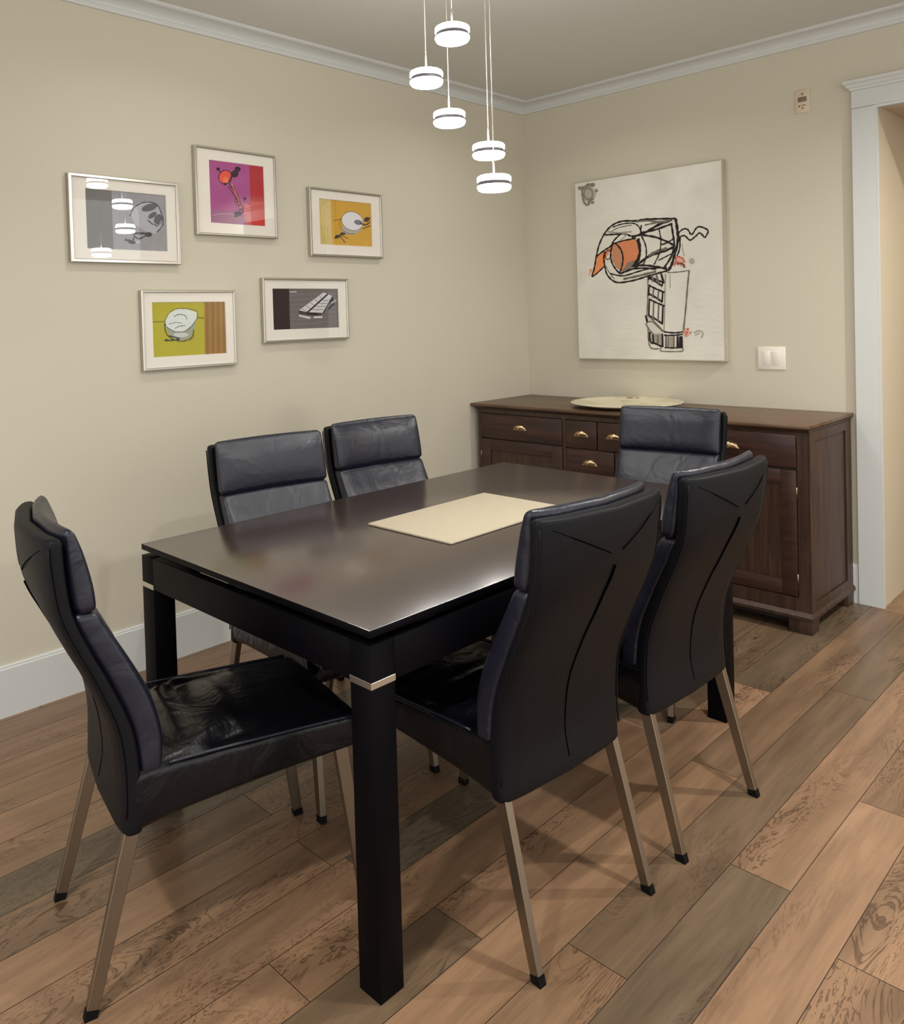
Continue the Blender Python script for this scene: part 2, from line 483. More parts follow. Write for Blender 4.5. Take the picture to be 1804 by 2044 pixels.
# door casing: side board, head board, cap moulding
bm = bmesh.new()
box(bm, 1.829, 1.925, -.02, 0, 0, DZ-.001, bevel=.002)
box(bm, 1.925, 1.931, -.02, .004, 0, DZ-.012)
link('trim_2', bm, M['trim'], kind='structure')
bm = bmesh.new()
box(bm, 1.829, DX1+.1, -.022, 0, DZ, 2.318, bevel=.002)
link('trim_3', bm, M['trim'], kind='structure')
cprof = [(0, 2.318), (.026, 2.318), (.028, 2.326), (.036, 2.332), (.040, 2.342), (.050, 2.348), (.050, 2.360), (0, 2.360)]
bm = bmesh.new()
def cap_path(i, d, z):
    return [(1.829-max(0, d-.022), 0, z), (1.829-max(0, d-.022), -d, z), (DX1+.12, -d, z)][i]
rings = []
for i in range(3):
    rings.append([bm.verts.new(cap_path(i, d, z)) for d, z in cprof])
for a, b in zip(rings[:-1], rings[1:]):
    for k in range(len(cprof)):
        q = [a[k], a[(k+1) % len(cprof)], b[(k+1) % len(cprof)], b[k]]
        try: bm.faces.new(q)
        except ValueError: pass
bm.faces.new(rings[-1])
bmesh.ops.remove_doubles(bm, verts=bm.verts[:], dist=1e-5)
link('trim_4', bm, M['trim'], kind='structure')
boxobj('trim_5', (DX0, DX1, -.018, .006, DZ-.012, DZ), M['trim'], kind='structure')
boxobj('trim_6', (DX1, DX1+.1, -.02, 0, 0, DZ-.001), M['trim'], kind='structure', bevel=.002)

# ------------------------------------------------------------------ dining table
def build_table():
    X0, Y0, LX, LY = 0.8877, -3.0098, 0.9609, 1.6052
    t = thing('dining_table', 'long dark espresso dining table with thin floating top and square legs', 'table', (X0, Y0, 0), math.radians(-0.505))
    # bead of the top
    bm = bmesh.new(); box(bm, 0, LX, 0, LY, .734, .75, bevel=.0015); bm.normal_update()
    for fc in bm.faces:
        if fc.normal.z < .5: fc.material_index = 1  # sides and underside take the shaded copy of the wood
    link('tabletop', bm, [M['tablewood'], M['shaded_wood']], t, smooth=True, auto=.6)
    bm = bmesh.new(); box(bm, .09, LX-.09, .09, LY-.09, .70, .734)
    link('spacer', bm, M['shaded_wood'], t)
    w = .064; az0, az1 = .632, .719
    for (a, b) in ((0, 0), (LX-w, 0), (0, LY-w), (LX-w, LY-w)):
        bm = bmesh.new(); box(bm, a, a+w, b, b+w, 0, az1, bevel=.0015)
        lg = link('leg', bm, M['shaded_wood'], t, smooth=True, auto=.6)
        bm = bmesh.new(); box(bm, a-.0012, a+w+.0012, b-.0012, b+w+.0012, .632, .6455, bevel=.0005, seg=1)
        o = link('metal_band', bm, M['band'], lg); o['label'] = 'silver metal band'
    i = .0
    for (x0, x1, y0, y1) in ((w, LX-w, i, .025+i), (w, LX-w, LY-.025-i, LY-i), (i, .025+i, w, LY-w), (LX-.025-i, LX-i, w, LY-w)):
        bm = bmesh.new(); box(bm, x0, x1, y0, y1, az0+.002, az1, bevel=.001)
        link('apron', bm, M['shaded_wood'], t, smooth=True, auto=.6)
    return t
build_table()

bm = bmesh.new()
box(bm, 0, .332, 0, .535, 0, .007, bevel=.003)
o = link('table_mat', bm, M['linen'], None, smooth=True, auto=.9)
o.location = (1.236, -2.467, .7505)
tag(o, 'beige rectangular linen mat lying flat on the dark dining table', 'table mat')

# ------------------------------------------------------------------ chairs
REAR_Z = (.335, .45, .55, .655, .72, .80, .89, .955)
REAR_Y = (.074, .078, .068, .030, .000, -.032, -.046, -.050)
def rear(z): return sm_interp(z, REAR_Z, REAR_Y)
def kcurve(z): return .012 + .022*max(0, min(1, (z-.45)/.45))
def shell_thick(z): return sm_interp(z, (.335, .5, .7, .955), (.045, .04, .035, .036))

def make_chair(label, group):
    t = thing('dining_chair', label, 'chair', group=group)
    # outer shell of the backrest
    bm = bmesh.new()
    def f(z):
        th = shell_thick(z); k = kcurve(z)
        return rear(z)-k+th/2, th/2, sm_interp(z, (.335, .6, .955), (.208, .205, .214)), k
    pillow(bm, .333, .957, 30, f, .012, .011, (12, 4), nseg=64)
    # vertical pleat down the middle of the outside back, wider at the top
    def dent(x, z):
        def ss(t): t = max(0, min(1, t)); return t*t*(3-2*t)
        return .010*math.exp(-(x/(.012+.012*max(0, (z-.4)/.4)))**2)*ss((z-.35)/.08)*ss((.86-z)/.10)
    for v in bm.verts:
        if v.co.y < f(v.co.z)[0]: v.co.y += dent(v.co.x, v.co.z)
    sh = link('backrest', bm, M['leather_shaded'], t, smooth=True, auto=1.0)
    bm = bmesh.new()
    # seam lines: centre pleat and the V below the top edge
    def back_pt(x, z, off=.0):
        c, hy, hx, k = f(z)
        u = min(1, abs(x/hx)); v = (1-u**12)**(1/4)
        y = c - hy*v + k*(x/.21)**2
        y += dent(x, z)
        return Vector((x, y-off, z))
    tube(bm, [back_pt(0, z, -.0012) for z in np.linspace(.37, .83, 30)], [.0022+.0026*k/29 for k in range(30)], n=6)
    link('seam', bm, M['seam'], sh, smooth=True)
    for s in (-1, 1):
        bm = bmesh.new()
        tube(bm, [back_pt(s*(.185-.165*u), .935-.075*u, -.0008) for u in np.linspace(0, 1, 14)], .0012, n=6)
        link('seam', bm, M['seam'], sh, smooth=True)
    # side piping on the shell
    for s in (-1, 1):
        bm = bmesh.new()
        pts = [Vector((s*(f(z)[2]-.001), rear(z)+.004, z)) for z in np.linspace(.375, .94, 30)]
        tube(bm, pts, .0022, n=6)
        link('piping', bm, M['leather_shaded'], sh, smooth=True)
    # lower back cushion
    FZ = (.44, .483, .53, .60, .657, .72, .77, .80)
    FY = (.158, .163, .163, .147, .122, .090, .062, .048)
    bm = bmesh.new()
    def g(z):
        k = kcurve(z); r = rear(z)+shell_thick(z)-.004; fr = sm_interp(z, FZ, FY)
        return (r+fr)/2-k, (fr-r)/2+.004, sm_interp(z, (.44, .6, .8), (.203, .199, .199)), k
    def puff(p, u, v, a):
        x, y, z = p
        if v > 0: y += .010*(1-u*u)*math.sin(PI*max(0, min(1, (z-.44)/.36)))*(v)
        return (x, y, z)
    pillow(bm, .44, .80, 20, g, .02, .014, (9, 5), nseg=56, post=puff)
    link('back_cushion', bm, M['leather'], t, smooth=True, auto=1.0)
    # headrest cushion
    HZ = (.80, .83, .86, .92, .967); HY = (.052, .050, .045, .030, .012)
    bm = bmesh.new()
    def h(z):
        k = kcurve(z); r = rear(z)+shell_thick(z)+.001; fr = sm_interp(z, HZ, HY)
        return (r+fr)/2-k, (fr-r)/2, .201, k
    def puff2(p, u, v, a):
        x, y, z = p
        if v > 0: y += .010*(1-abs(u)**3)*math.sin(PI*max(0, min(1, (z-.795)/.172)))*v
        return (x, y, z)
    pillow(bm, .797, .970, 14, h, .016, .014, (10, 4), nseg=56, post=puff2)
    hr = link('headrest', bm, M['leather'], t, smooth=True, auto=1.0)
    bm = bmesh.new()
    pts = []
    for s in np.linspace(-1, 1, 25):
        x = s*.190; z = .9655 - .004*abs(s)**8; c, hy, hx, k = h(.94)
        pts.append(Vector((x, c-hy*.05+k*(x/.21)**2, z+.0025)))
    tube(bm, pts, .0022, n=6)
    link('piping', bm, M['leather'], hr, smooth=True)
    # seat
    bm = bmesh.new()
    def s_(y):
        top = sm_interp(y, (.06, .18, .44, .62), (.462, .466, .456, .446)); bot = sm_interp(y, (.06, .10, .19, .435, .62), (.330, .332, .346, .362, .368))
        return (top+bot)/2, (top-bot)/2, .207, 0.0
    def puff3(p, u, v, a):
        x, y, z = p
        if v > 0:
            e = (1-u**6)*max(0, min(1, (a-.08)/.1))*max(0, min(1, (.62-a)/.06))
            wrk = .010*math.sin(46*math.hypot(x, (a-.33)*.8)+3.0*math.sin(11*x+19*a))*math.exp(-((a-.27)/.12)**2)
            z += (.010*(1-u*u) + wrk)*e*v**.5 - .004*e*math.exp(-((abs(u)-.78)/.06)**2)
        return (x, y, z)
    pillow(bm, .092, .625, 44, s_, .012, .035, (9, 9), nseg=72, axis='y', post=puff3)
    st = link('seat', bm, M['leather_seat'], t, smooth=True, auto=1.0)
    for s in (-1, 1):
        bm = bmesh.new()
        tube(bm, [(s*.2035, y, s_(y)[0]+s_(y)[1]-.004) for y in np.linspace(.17, .59, 20)], .0035, n=8)
        link('piping', bm, M['leather'], st, smooth=True)
    # legs
    for sx in (-1, 1):
        for (top, foot) in (((sx*.188, .102, .37), (sx*.197, .0, .0)), ((sx*.186, .565, .39), (sx*.197, .615, .0))):
            bm = bmesh.new()
            T, F = Vector(top), Vector(foot)
            e = F + (T-F)*.045
            bar(bm, T, e, .020, .032, .017, .024)
            bmesh.ops.bevel(bm, geom=bm.edges[:], offset=.0012, segments=1, affect='EDGES')
            lg = link('leg', bm, M['steel'], t); lg['label'] = 'flat brushed metal leg'
            bm = bmesh.new(); bar(bm, F+Vector((0, 0, 0.0)), F+(T-F)*.045, .0185, .026, .018, .025)
            zmin = min(v.co.z for v in bm.verts)
            for v in bm.verts:
                if v.co.z < .012: v.co.z = 0.0
            link('foot_cap', bm, M['black'], lg)
    return t

def copy_tree(o, parent=None):
    c = o.copy(); COL.objects.link(c)
    if parent: c.parent = parent
    for ch in [x for x in bpy.data.objects if x.parent == o and x is not c]:
        copy_tree(ch, c)
    return c

chairs = [
    ((1.262, -3.387), (.238, .971), 'black leather dining chair at the near end, seen from its side, creased seat'),
    ((2.055, -2.562), (-.997, .073), 'black leather dining chair with its back to us, nearest the front table leg'),
    ((2.083, -2.013), (-.999, .040), 'black leather dining chair with its back to us, nearer the sideboard'),
    ((.715, -2.440), (.990, -.140), 'black leather dining chair against the picture wall, nearer the yellow-green picture'),
    ((.683, -1.920), (.992, -.122), 'black leather dining chair against the picture wall, nearer the room corner'),
    ((1.437, -1.005), (.150, -.988), 'black leather dining chair at the far end, facing us in front of the sideboard'),
]
GR = 'black leather dining chairs around the table'
proto = make_chair(chairs[0][2], GR)
tree_done = False
for i, ((x, y), (fx, fy), lab) in enumerate(chairs):
    c = proto if i == 0 else copy_tree(proto)
    c.location = (x, y, 0); c.rotation_euler = (0, 0, math.atan2(-fx, fy)); c['label'] = lab

# ------------------------------------------------------------------ sideboard
def cup_pull(parent, x, z, yf):
    bm = bmesh.new()
    w, h, d = .040, .030, .024
    nu, nv = 16, 7
    grid = []
    for i in range(nu+1):
        a = PI*i/nu
        row = []
        for j in range(nv+1):
            b = PI/2*j/nv
            row.append(bm.verts.new((x + w*math.cos(a)*math.cos(b)**.8 if j < nv else x, yf - d*math.sin(b)**1.0 * (math.sin(a)*.55+.45), z - .012 + h*math.sin(a)*math.cos(b)**.6)))
        grid.append(row)
    for i in range(nu):
        for j in range(nv):
            vs = [grid[i][j], grid[i+1][j], grid[i+1][j+1], grid[i][j+1]]
            try: bm.faces.new(vs)
            except ValueError: pass
    bmesh.ops.remove_doubles(bm, verts=bm.verts[:], dist=1e-5)
    bmesh.ops.solidify(bm, geom=bm.faces[:], thickness=.002)
    box(bm, x-w-.004, x+w+.004, yf-.003, yf, z-.016, z-.011, bevel=.001, seg=1)
    o = link('handle', bm, M['brass'], parent, smooth=True, auto=1.0)
    o['label'] = 'brass cup pull'
    return o

def build_sideboard():
    t = thing('sideboard', 'long dark walnut sideboard with brass cup pulls against the back wall', 'sideboard', (0, 0, 0))
    L, R, F, B = .034, 1.799, -.530, -.018
    bm = bmesh.new()
    box(bm, L+.0003, R-.0003, F+.012, B-.001, .0852, .8378)
    # face frame
    for (a, b, c, d) in ((L, .052, .145, .818), (.598, .617, .145, .818), (1.178, 1.192, .145, .818), (1.754, R, .145, .818)):
        box(bm, a, b, F, F+.014, c, d)
    box(bm, L, R, F, F+.014, .0851, .145)
    box(bm, L, R, F, F+.014, .818, .8379)
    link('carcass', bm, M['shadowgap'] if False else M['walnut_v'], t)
    # framed right side: stiles and rails over a recessed panel
    bm = bmesh.new()
    for (a, b, c, d) in ((F, F+.055, .085, .838), (B-.07, B-.001, .085, .838), (F+.055, B-.07, .085, .12), (F+.055, B-.07, .80, .838)):
        box(bm, R, R+.008, a, b, c, d, bevel=.001, seg=1)
    link('side_frame', bm, M['walnut_v'], t)
    # top with cove moulding beneath
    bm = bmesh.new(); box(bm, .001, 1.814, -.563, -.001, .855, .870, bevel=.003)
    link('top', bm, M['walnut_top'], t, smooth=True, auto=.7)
    bm = bmesh.new()
    pr = [(.002, .838), (.006, .8395), (.010, .843), (.017, .850), (.027, .8545), (.0, .8545)]
    st = [(L, B, -1, 0), (L, F, -1, -1), (R+.004, F, 1, -1), (R+.004, B, 1, 0)]
    rings = [[bm.verts.new((x+sx*d*(.9 if sx < 0 else .4), y+sy*d, z)) for d, z in pr] for x, y, sx, sy in st]
    for a, b in zip(rings[:-1], rings[1:]): bridge(bm, a, b)
    bm.faces.new(rings[0][::-1]); bm.faces.new(rings[-1])
    link('cornice', bm, M['walnut_v'], t)
    # drawers
    def drawer(x0, x1, z0, z1, hx=None):
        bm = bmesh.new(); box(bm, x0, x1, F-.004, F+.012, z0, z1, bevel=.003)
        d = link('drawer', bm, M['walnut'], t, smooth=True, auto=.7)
        cup_pull(d, hx if hx else (x0+x1)/2, (z0+z1)/2+.005, F-.004)
    drawer(.055, .595, .679, .814)
    drawer(1.195, 1.751, .690, .826)
    for k in range(3): drawer(.620+.187*k, .620+.187*k+.181, .675, .814)
    for (x0, x1) in ((.620, .896), (.902, 1.176)):
        drawer(x0, x1, .535, .668)
        drawer(x0, x1, .345, .528)
        drawer(x0, x1, .150, .338)
    def door(x0, x1, z0, z1, hinge_x, s):
        bm = bmesh.new(); f = .062
        for (a, b, c, d) in ((x0, x0+f, z0, z1), (x1-f, x1, z0, z1), (x0+f, x1-f, z0, z0+f), (x0+f, x1-f, z1-f, z1)):
            box(bm, a, b, F-.006, F+.012, c, d, bevel=.002)
        dr = link('door', bm, M['walnut'], t, smooth=True, auto=.7)
        bm = bmesh.new(); box(bm, x0+f-.004, x1-f+.004, F+.002, F+.010, z0+f-.004, z1-f+.004)
        link('door_panel', bm, M['walnut_v'], dr)
        for z in (z0+.06, z1-.105):
            bm = bmesh.new(); tube(bm, [(hinge_x, F-.006, z-.012), (hinge_x, F-.006, z+.035)], .0035, n=8)
            link('hinge', bm, M['steel'], dr, smooth=True)
    door(.055, .595, .150, .672, .0535, 1)
    door(1.195, 1.751, .150, .678, 1.753, -1)
    # base moulding and bracket feet
    bm = bmesh.new()
    pr = [(0, .06), (.020, .06), (.022, .064), (.022, .074), (.016, .080), (.006, .088), (0, .088)]
    st = [(L, B, -1, 0), (L, F, -1, -1), (R+.001, F, 1, -1), (R+.001, B, 1, 0)]
    rings = [[bm.verts.new((x+sx*d*(.75 if sx > 0 else 1), y+sy*d*1.1, z)) for d, z in pr] for x, y, sx, sy in st]
    for a, b in zip(rings[:-1], rings[1:]): bridge(bm, a, b)
    bm.faces.new(rings[0][::-1]); bm.faces.new(rings[-1])
    link('base_moulding', bm, M['walnut_v'], t)
    for (x0, x1) in ((L-.012, L+.09), (R-.085, R+.010)):
        for (y0, y1) in ((F-.012, F+.07), (B-.075, B-.001)):
            bm = bmesh.new(); box(bm, x0, x1, y0, y1, 0, .061, bevel=.003)
            # bracket cut: slope the inner lower corner
            link('foot', bm, M['walnut_v'], t, smooth=True, auto=.7)
    bm = bmesh.new(); box(bm, L+.09, R-.085, F+.02, F+.035, .03, .06)
    link('kick_rail', bm, M['shadowgap'], t)
    return t
build_sideboard()

# platter
bm = bmesh.new()
lathe(bm, [(0, 0), (.16, 0), (.20, .004), (.262, .016), (.280, .0215), (.2825, .0235), (.280, .025), (.262, .0215), (.20, .0135), (.16, .0115), (0, .0115)], n=72)
def platter_mat():
    m, nt, b = newmat('glazed_platter')
    tc = N(nt, 'ShaderNodeTexCoord')
    n = N(nt, 'ShaderNodeTexNoise', i_Scale=7.0, i_Detail=3.0, i_Distortion=.8); nt.links.new(tc.outputs['Object'], n.inputs['Vector'])
    r = N(nt, 'ShaderNodeValToRGB'); r.color_ramp.elements[0].position = .40; r.color_ramp.elements[0].color = lin(206, 196, 165)
    r.color_ramp.elements[1].position = .52; r.color_ramp.elements[1].color = lin(226, 218, 188)
    nt.links.new(n.outputs[0], r.inputs[0]); nt.links.new(r.outputs[0], b.inputs['Base Color']); b.inputs['Roughness'].default_value = .25
    return m
pl = link('serving_platter', bm, platter_mat(), None, smooth=True, auto=1.0)
pl.location = (.82, -.275, .8705)
tag(pl, 'wide round cream platter lying on top of the dark sideboard', 'platter')
bm = bmesh.new()
for a, rr in ((2.02, .020), (1.86, .014)):
    lathe(bm, [(rr, .0), (rr*.9, .003), (0, .0035)], n=16, c=(.248*math.cos(a), .248*math.sin(a), .0172))
mk = link('painted_mark', bm, M['brown'], pl, smooth=True)

# ------------------------------------------------------------------ pictures
def homography(src, dst):
    A = []
    for (x, y), (u, v) in zip(src, dst):
        A.append([x, y, 1, 0, 0, 0, -u*x, -u*y, -u]); A.append([0, 0, 0, x, y, 1, -v*x, -v*y, -v])
    _, _, vt = np.linalg.svd(np.array(A, float)); H = vt[-1].reshape(3, 3)
    return lambda p: (lambda q: (q[0]/q[2], q[1]/q[2]))(H @ np.array([p[0], p[1], 1.0]))

class Art:
    """draws flat paint shapes on a rectangle; put(u,v,layer)->3D"""
    def __init__(s, src, rect, put):
        a0, a1, b0, b1 = rect
        s.h = homography(src, [(a0, b1), (a1, b1), (a1, b0), (a0, b0)])
        s.put = put; s.bm = bmesh.new(); s.mats = []; s.layer = 1
    def mi(s, m):
        if m not in s.mats: s.mats.append(m)
        return s.mats.index(m)
    def poly(s, pts, m, up=True):
        if up: s.layer += 1
        f = s.bm.faces.new([s.bm.verts.new(s.put(*s.h(p), s.layer)) for p in pts]); f.material_index = s.mi(m)
        bmesh.ops.triangulate(s.bm, faces=[f])
    def ell(s, cx, cy, rx, ry, m, rot=0, n=24, a0=0, a1=360):
        pts = []
        for k in range(n):
            t = math.radians(a0+(a1-a0)*k/n); x = rx*math.cos(t); y = ry*math.sin(t); c, q = math.cos(math.radians(rot)), math.sin(math.radians(rot))
            pts.append((cx+x*c-y*q, cy+x*q+y*c))
        s.poly(pts, m)
    def line(s, pts, w, m, curve=True):
        s.layer += 1
        pts = [np.array(p, float) for p in pts]
        if curve and len(pts) > 2:
            out = []
            P = [pts[0]]+pts+[pts[-1]]
            for i in range(1, len(P)-2):
                for k in range(6):
                    t = k/6
                    out.append(.5*((2*P[i])+(P[i+1]-P[i-1])*t+(2*P[i-1]-5*P[i]+4*P[i+1]-P[i+2])*t*t+(3*P[i]-P[i-1]-3*P[i+1]+P[i+2])*t**3))
            out.append(pts[-1]); pts = out
        Q = [np.array(s.h(p)) for p in pts]
        mi = s.mi(m); prev = None
        for i, q in enumerate(Q):
            d = Q[min(i+1, len(Q)-1)]-Q[max(i-1, 0)]; L = np.linalg.norm(d)
            if L < 1e-9: continue
            n = np.array([-d[1], d[0]])/L*w/2
            ww = 1.35 + .3*math.sin(i*1.7)
            a = s.bm.verts.new(s.put(*(q+n*ww), s.layer)); b = s.bm.verts.new(s.put(*(q-n*ww), s.layer))
            if prev: f = s.bm.faces.new((prev[0], a, b, prev[1])); f.material_index = mi
            prev = (a, b)
    def ellline(s, cx, cy, rx, ry, w, m, rot=0, a0=0, a1=360, n=20):
        pts = []
        for k in range(n+1):
            t = math.radians(a0+(a1-a0)*k/n); x = rx*math.cos(t); y = ry*math.sin(t); c, q = math.cos(math.radians(rot)), math.sin(math.radians(rot))
            pts.append((cx+x*c-y*q, cy+x*q+y*c))
        s.line(pts, w, m, curve=False)
    def done(s, name, parent):
        return link(name, s.bm, s.mats, parent)

def paint(r, g, b, var=.06, vs=30, stretch=None):
    key = 'ink_%d_%d_%d' % (r, g, b)
    if key not in M: M[key] = simple('ink_%d_%d_%d' % (r, g, b), lin(r, g, b), .8, var=var, vscale=vs, spec=.15, stretch=stretch)
    return M[key]

def picture(label, face, prnt, fw, src, draw, depth=.027):
    """framed picture on the left wall. face/prnt: y0,y1,z0,z1"""
    y0, y1, z0, z1 = face
    t = thing('picture_frame', label, 'picture', (0, (y0+y1)/2, z0), group='small framed prints on the left wall')
    oy, oz = (y0+y1)/2, z0
    Y0, Y1, Z1 = y0-oy, y1-oy, z1-oz
    # mitred metal frame
    bm = bmesh.new()
    pr = [(0, .001), (0, depth-.002), (.002, depth), (fw-.002, depth), (fw, depth-.002), (fw, .001)]
    cs = [(Y0, 0, 1, 1), (Y1, 0, -1, 1), (Y1, Z1, -1, -1), (Y0, Z1, 1, -1)]
    rings = [[bm.verts.new((d, y+sy*o, z+sz*o)) for o, d in pr] for y, z, sy, sz in cs]
    for i in range(4): 
        a, b = rings[i], rings[(i+1) % 4]
        for k in range(len(pr)-1): bm.faces.new((a[k], a[k+1], b[k+1], b[k]))
    link('frame', bm, M['silver'], t)
    # mat board with a window cut
    bm = bmesh.new()
    p = prnt; a0, a1, b0, b1 = p[0]-oy, p[1]-oy, p[2]-oz, p[3]-oz
    o_ = [(Y0+fw*.7, fw*.7), (Y1-fw*.7, fw*.7), (Y1-fw*.7, Z1-fw*.7), (Y0+fw*.7, Z1-fw*.7)]
    i_ = [(a0, b0), (a1, b0), (a1, b1), (a0, b1)]
    ro = [bm.verts.new((.018, y, z)) for y, z in o_]; ri = [bm.verts.new((.018, y, z)) for y, z in i_]
    rb = [bm.verts.new((.0145, y+s1*.002, z+s2*.002)) for (y, z), (s1, s2) in zip(i_, ((1, 1), (-1, 1), (-1, -1), (1, -1)))]
    rob = [bm.verts.new((.004, y, z)) for y, z in o_]
    bridge(bm, ro, ri); bridge(bm, ri, rb); bridge(bm, rob, ro); bm.faces.new(rob[::-1])
    link('mat_board', bm, M['matpaper'], t)
    A = Art(src, (a0, a1, b0, b1), lambda u, v, l: (.0130+l*.00002, u, v))
    draw(A)
    A.done('print', t)
    bm = bmesh.new(); box(bm, .0205, .0215, Y0+fw*.8, Y1-fw*.8, fw*.8, Z1-fw*.8)
    link('glass', bm, M['glass'], t)
    return t

K = lambda: paint(30, 28, 30)
def quad(A, q, m): A.poly(q, m)

def d_grey(A):
    q = [(315, 480), (1055, 525), (1057, 1047), (325, 1032)]
    quad(A, q, paint(150, 149, 152, .12, 40))
    quad(A, [(315, 480), (560, 495), (566, 1037), (325, 1032)], paint(112, 112, 108, .08, 20))
    L = paint(172, 172, 178, .1, 40); Dk = paint(92, 92, 98); D2 = paint(58, 58, 64)
    A.poly([(720, 690), (790, 610), (880, 590), (970, 620), (1010, 720), (1010, 820), (950, 880), (860, 860), (760, 800)], L)
    A.ell(900, 645, 75, 32, Dk, rot=-18); A.ell(925, 715, 45, 22, Dk, rot=-35); A.ell(975, 760, 38, 60, Dk, rot=20)
    A.line([(720, 730), (760, 650), (850, 600), (960, 610), (1010, 700), (1020, 790), (960, 870)], .003, D2)
    A.line([(930, 770), (980, 810), (1000, 760)], .002, L); A.line([(880, 760), (930, 800)], .003, D2)
    A.line([(670, 865), (740, 880), (830, 880), (910, 885)], .006, D2); A.ell(885, 890, 32, 22, D2, rot=-5)
    A.line([(740, 880), (790, 930), (860, 900)], .004, D2); A.line([(670, 940), (720, 950), (760, 965)], .006, D2)
    A.ell(730, 960, 36, 18, D2, rot=12); A.line([(760, 900), (740, 950)], .004, D2); A.ell(790, 960, 22, 14, L)
    for k in range(5): A.line([(600+k*28, 560+k*4), (598+k*28, 640+k*3)], .0015, L)
def d_pink(A):
    quad(A, [(193, 207), (672, 257), (694, 780), (218, 763)], paint(168, 78, 138, .08, 14))
    quad(A, [(222, 640), (470, 660), (560, 760), (218, 763)], paint(150, 92, 130, .1, 30))
    quad(A, [(548, 244), (672, 257), (694, 780), (575, 772)], paint(176, 38, 48, .12, 10))
    quad(A, [(560, 560), (684, 560), (694, 780), (575, 772)], paint(196, 66, 62, .12, 14))
    quad(A, [(500, 570), (560, 600), (575, 772), (520, 768)], paint(205, 108, 112, .1, 20))
    R = paint(226, 84, 64); Dk = paint(44, 22, 40)
    A.ell(345, 360, 55, 58, R, rot=30); A.ellline(345, 360, 56, 60, .003, Dk, rot=30); A.ell(350, 385, 22, 26, paint(236, 120, 84))
    A.line([(285, 300), (310, 330)], .003, Dk); A.ell(283, 292, 16, 14, Dk)
    A.ell(450, 290, 26, 24, Dk); A.ell(425, 330, 34, 30, Dk, rot=-30); A.line([(400, 350), (380, 410), (425, 480)], .004, Dk)
    A.line([(370, 440), (430, 520), (450, 560)], .003, Dk); A.line([(400, 420), (450, 520), (465, 560), (490, 640)], .006, paint(206, 120, 96)); A.line([(415, 430), (460, 530), (500, 660)], .002, Dk)
    for x, y in ((440, 555), (460, 585), (475, 615), (485, 650)): A.ellline(x, y, 14, 17, .002, Dk)
    A.ell(455, 675, 36, 22, Dk, rot=-10); A.ell(440, 690, 20, 14, Dk); A.ell(514, 540, 12, 14, Dk); A.line([(514, 550), (500, 640), (470, 690)], .002, Dk)
    A.line([(240, 690), (330, 675), (430, 680)], .003, paint(186, 130, 170)); A.ell(345, 420, 14, 12, Dk)
def d_orange(A):
    quad(A, [(1142, 540), (1602, 575), (1605, 960), (1150, 943)], paint(206, 160, 58, .1, 10))
    quad(A, [(1142, 540), (1250, 548), (1260, 947), (1150, 943)], paint(204, 182, 112, .12, 30))
    W = paint(222, 222, 224, .04); Dk = paint(56, 46, 40); G = paint(120, 118, 130)
    for k in range(9): A.line([(1160+k*11, 560+(k*53) % 60), (1175+k*9, 650+(k*37) % 90), (1165+k*10, 760+(k*29) % 120)], .002, paint(226, 208, 150))
    A.ell(1425, 800, 85, 50, paint(176, 172, 160), rot=-8)
    A.ell(1435, 735, 92, 78, W, rot=20); A.ellline(1435, 735, 94, 80, .0016, Dk, rot=20); A.ellline(1420, 760, 96, 84, .002, Dk, rot=10, a0=60, a1=200)
    A.ell(1485, 745, 36, 22, G, rot=10); A.line([(1500, 750), (1545, 765), (1590, 740)], .005, Dk); A.ell(1560, 718, 26, 20, Dk, rot=-20); A.line([(1540, 730), (1590, 700)], .003, Dk)
    A.line([(1520, 800), (1590, 770)], .003, Dk); A.line([(1340, 850), (1310, 870), (1290, 880)], .007, Dk); A.ell(1305, 870, 26, 14, Dk, rot=-15); A.ell(1350, 845, 24, 12, Dk)
    A.line([(1330, 870), (1370, 920)], .003, Dk); A.line([(1300, 860), (1280, 890)], .003, Dk); A.line([(1340, 860), (1395, 885)], .002, Dk)
    A.line([(1270, 735), (1340, 720)], .0015, Dk)
def d_green(A):
    quad(A, [(207, 240), (705, 235), (717, 587), (217, 625)], paint(176, 168, 30, .08, 10))
    quad(A, [(566, 236), (705, 235), (717, 587), (570, 598)], paint(146, 104, 36, .2, 20, ))
    for k in range(7): A.line([(585+k*18, 240), (588+k*18, 590)], .002, paint(172, 130, 54) if k % 2 else paint(120, 82, 26))
    W = paint(214, 220, 216, .08, 40); Dk = paint(40, 44, 30); G = paint(150, 156, 142)
    A.line([(215, 378), (300, 375)], .0015, Dk); A.line([(500, 345), (566, 350)], .002, Dk)
    A.poly([(300, 400), (320, 440), (360, 490), (420, 500), (470, 480), (500, 420), (515, 340), (400, 360)], G)
    A.poly([(305, 370), (330, 320), (380, 290), (450, 290), (515, 310), (515, 350), (480, 400), (430, 440), (370, 440), (315, 410)], W)
    A.line([(305, 370), (330, 320), (380, 290), (450, 288), (515, 305), (518, 350), (480, 405), (430, 440), (370, 440), (315, 410), (300, 370)], .0016, Dk)
    A.line([(300, 390), (310, 450), (350, 490), (420, 505), (480, 480), (498, 430)], .003, Dk); A.line([(330, 470), (400, 490), (350, 500), (310, 500)], .004, Dk); A.ell(312, 500, 14, 8, Dk)
    A.line([(365, 340), (400, 325), (440, 335), (450, 360)], .002, Dk); A.line([(330, 390), (380, 380), (420, 385)], .0015, Dk); A.line([(370, 420), (400, 405), (440, 400)], .002, Dk); A.ell(410, 462, 50, 16, paint(196, 200, 196)); A.line([(470, 500), (495, 470), (490, 430)], .0015, Dk)
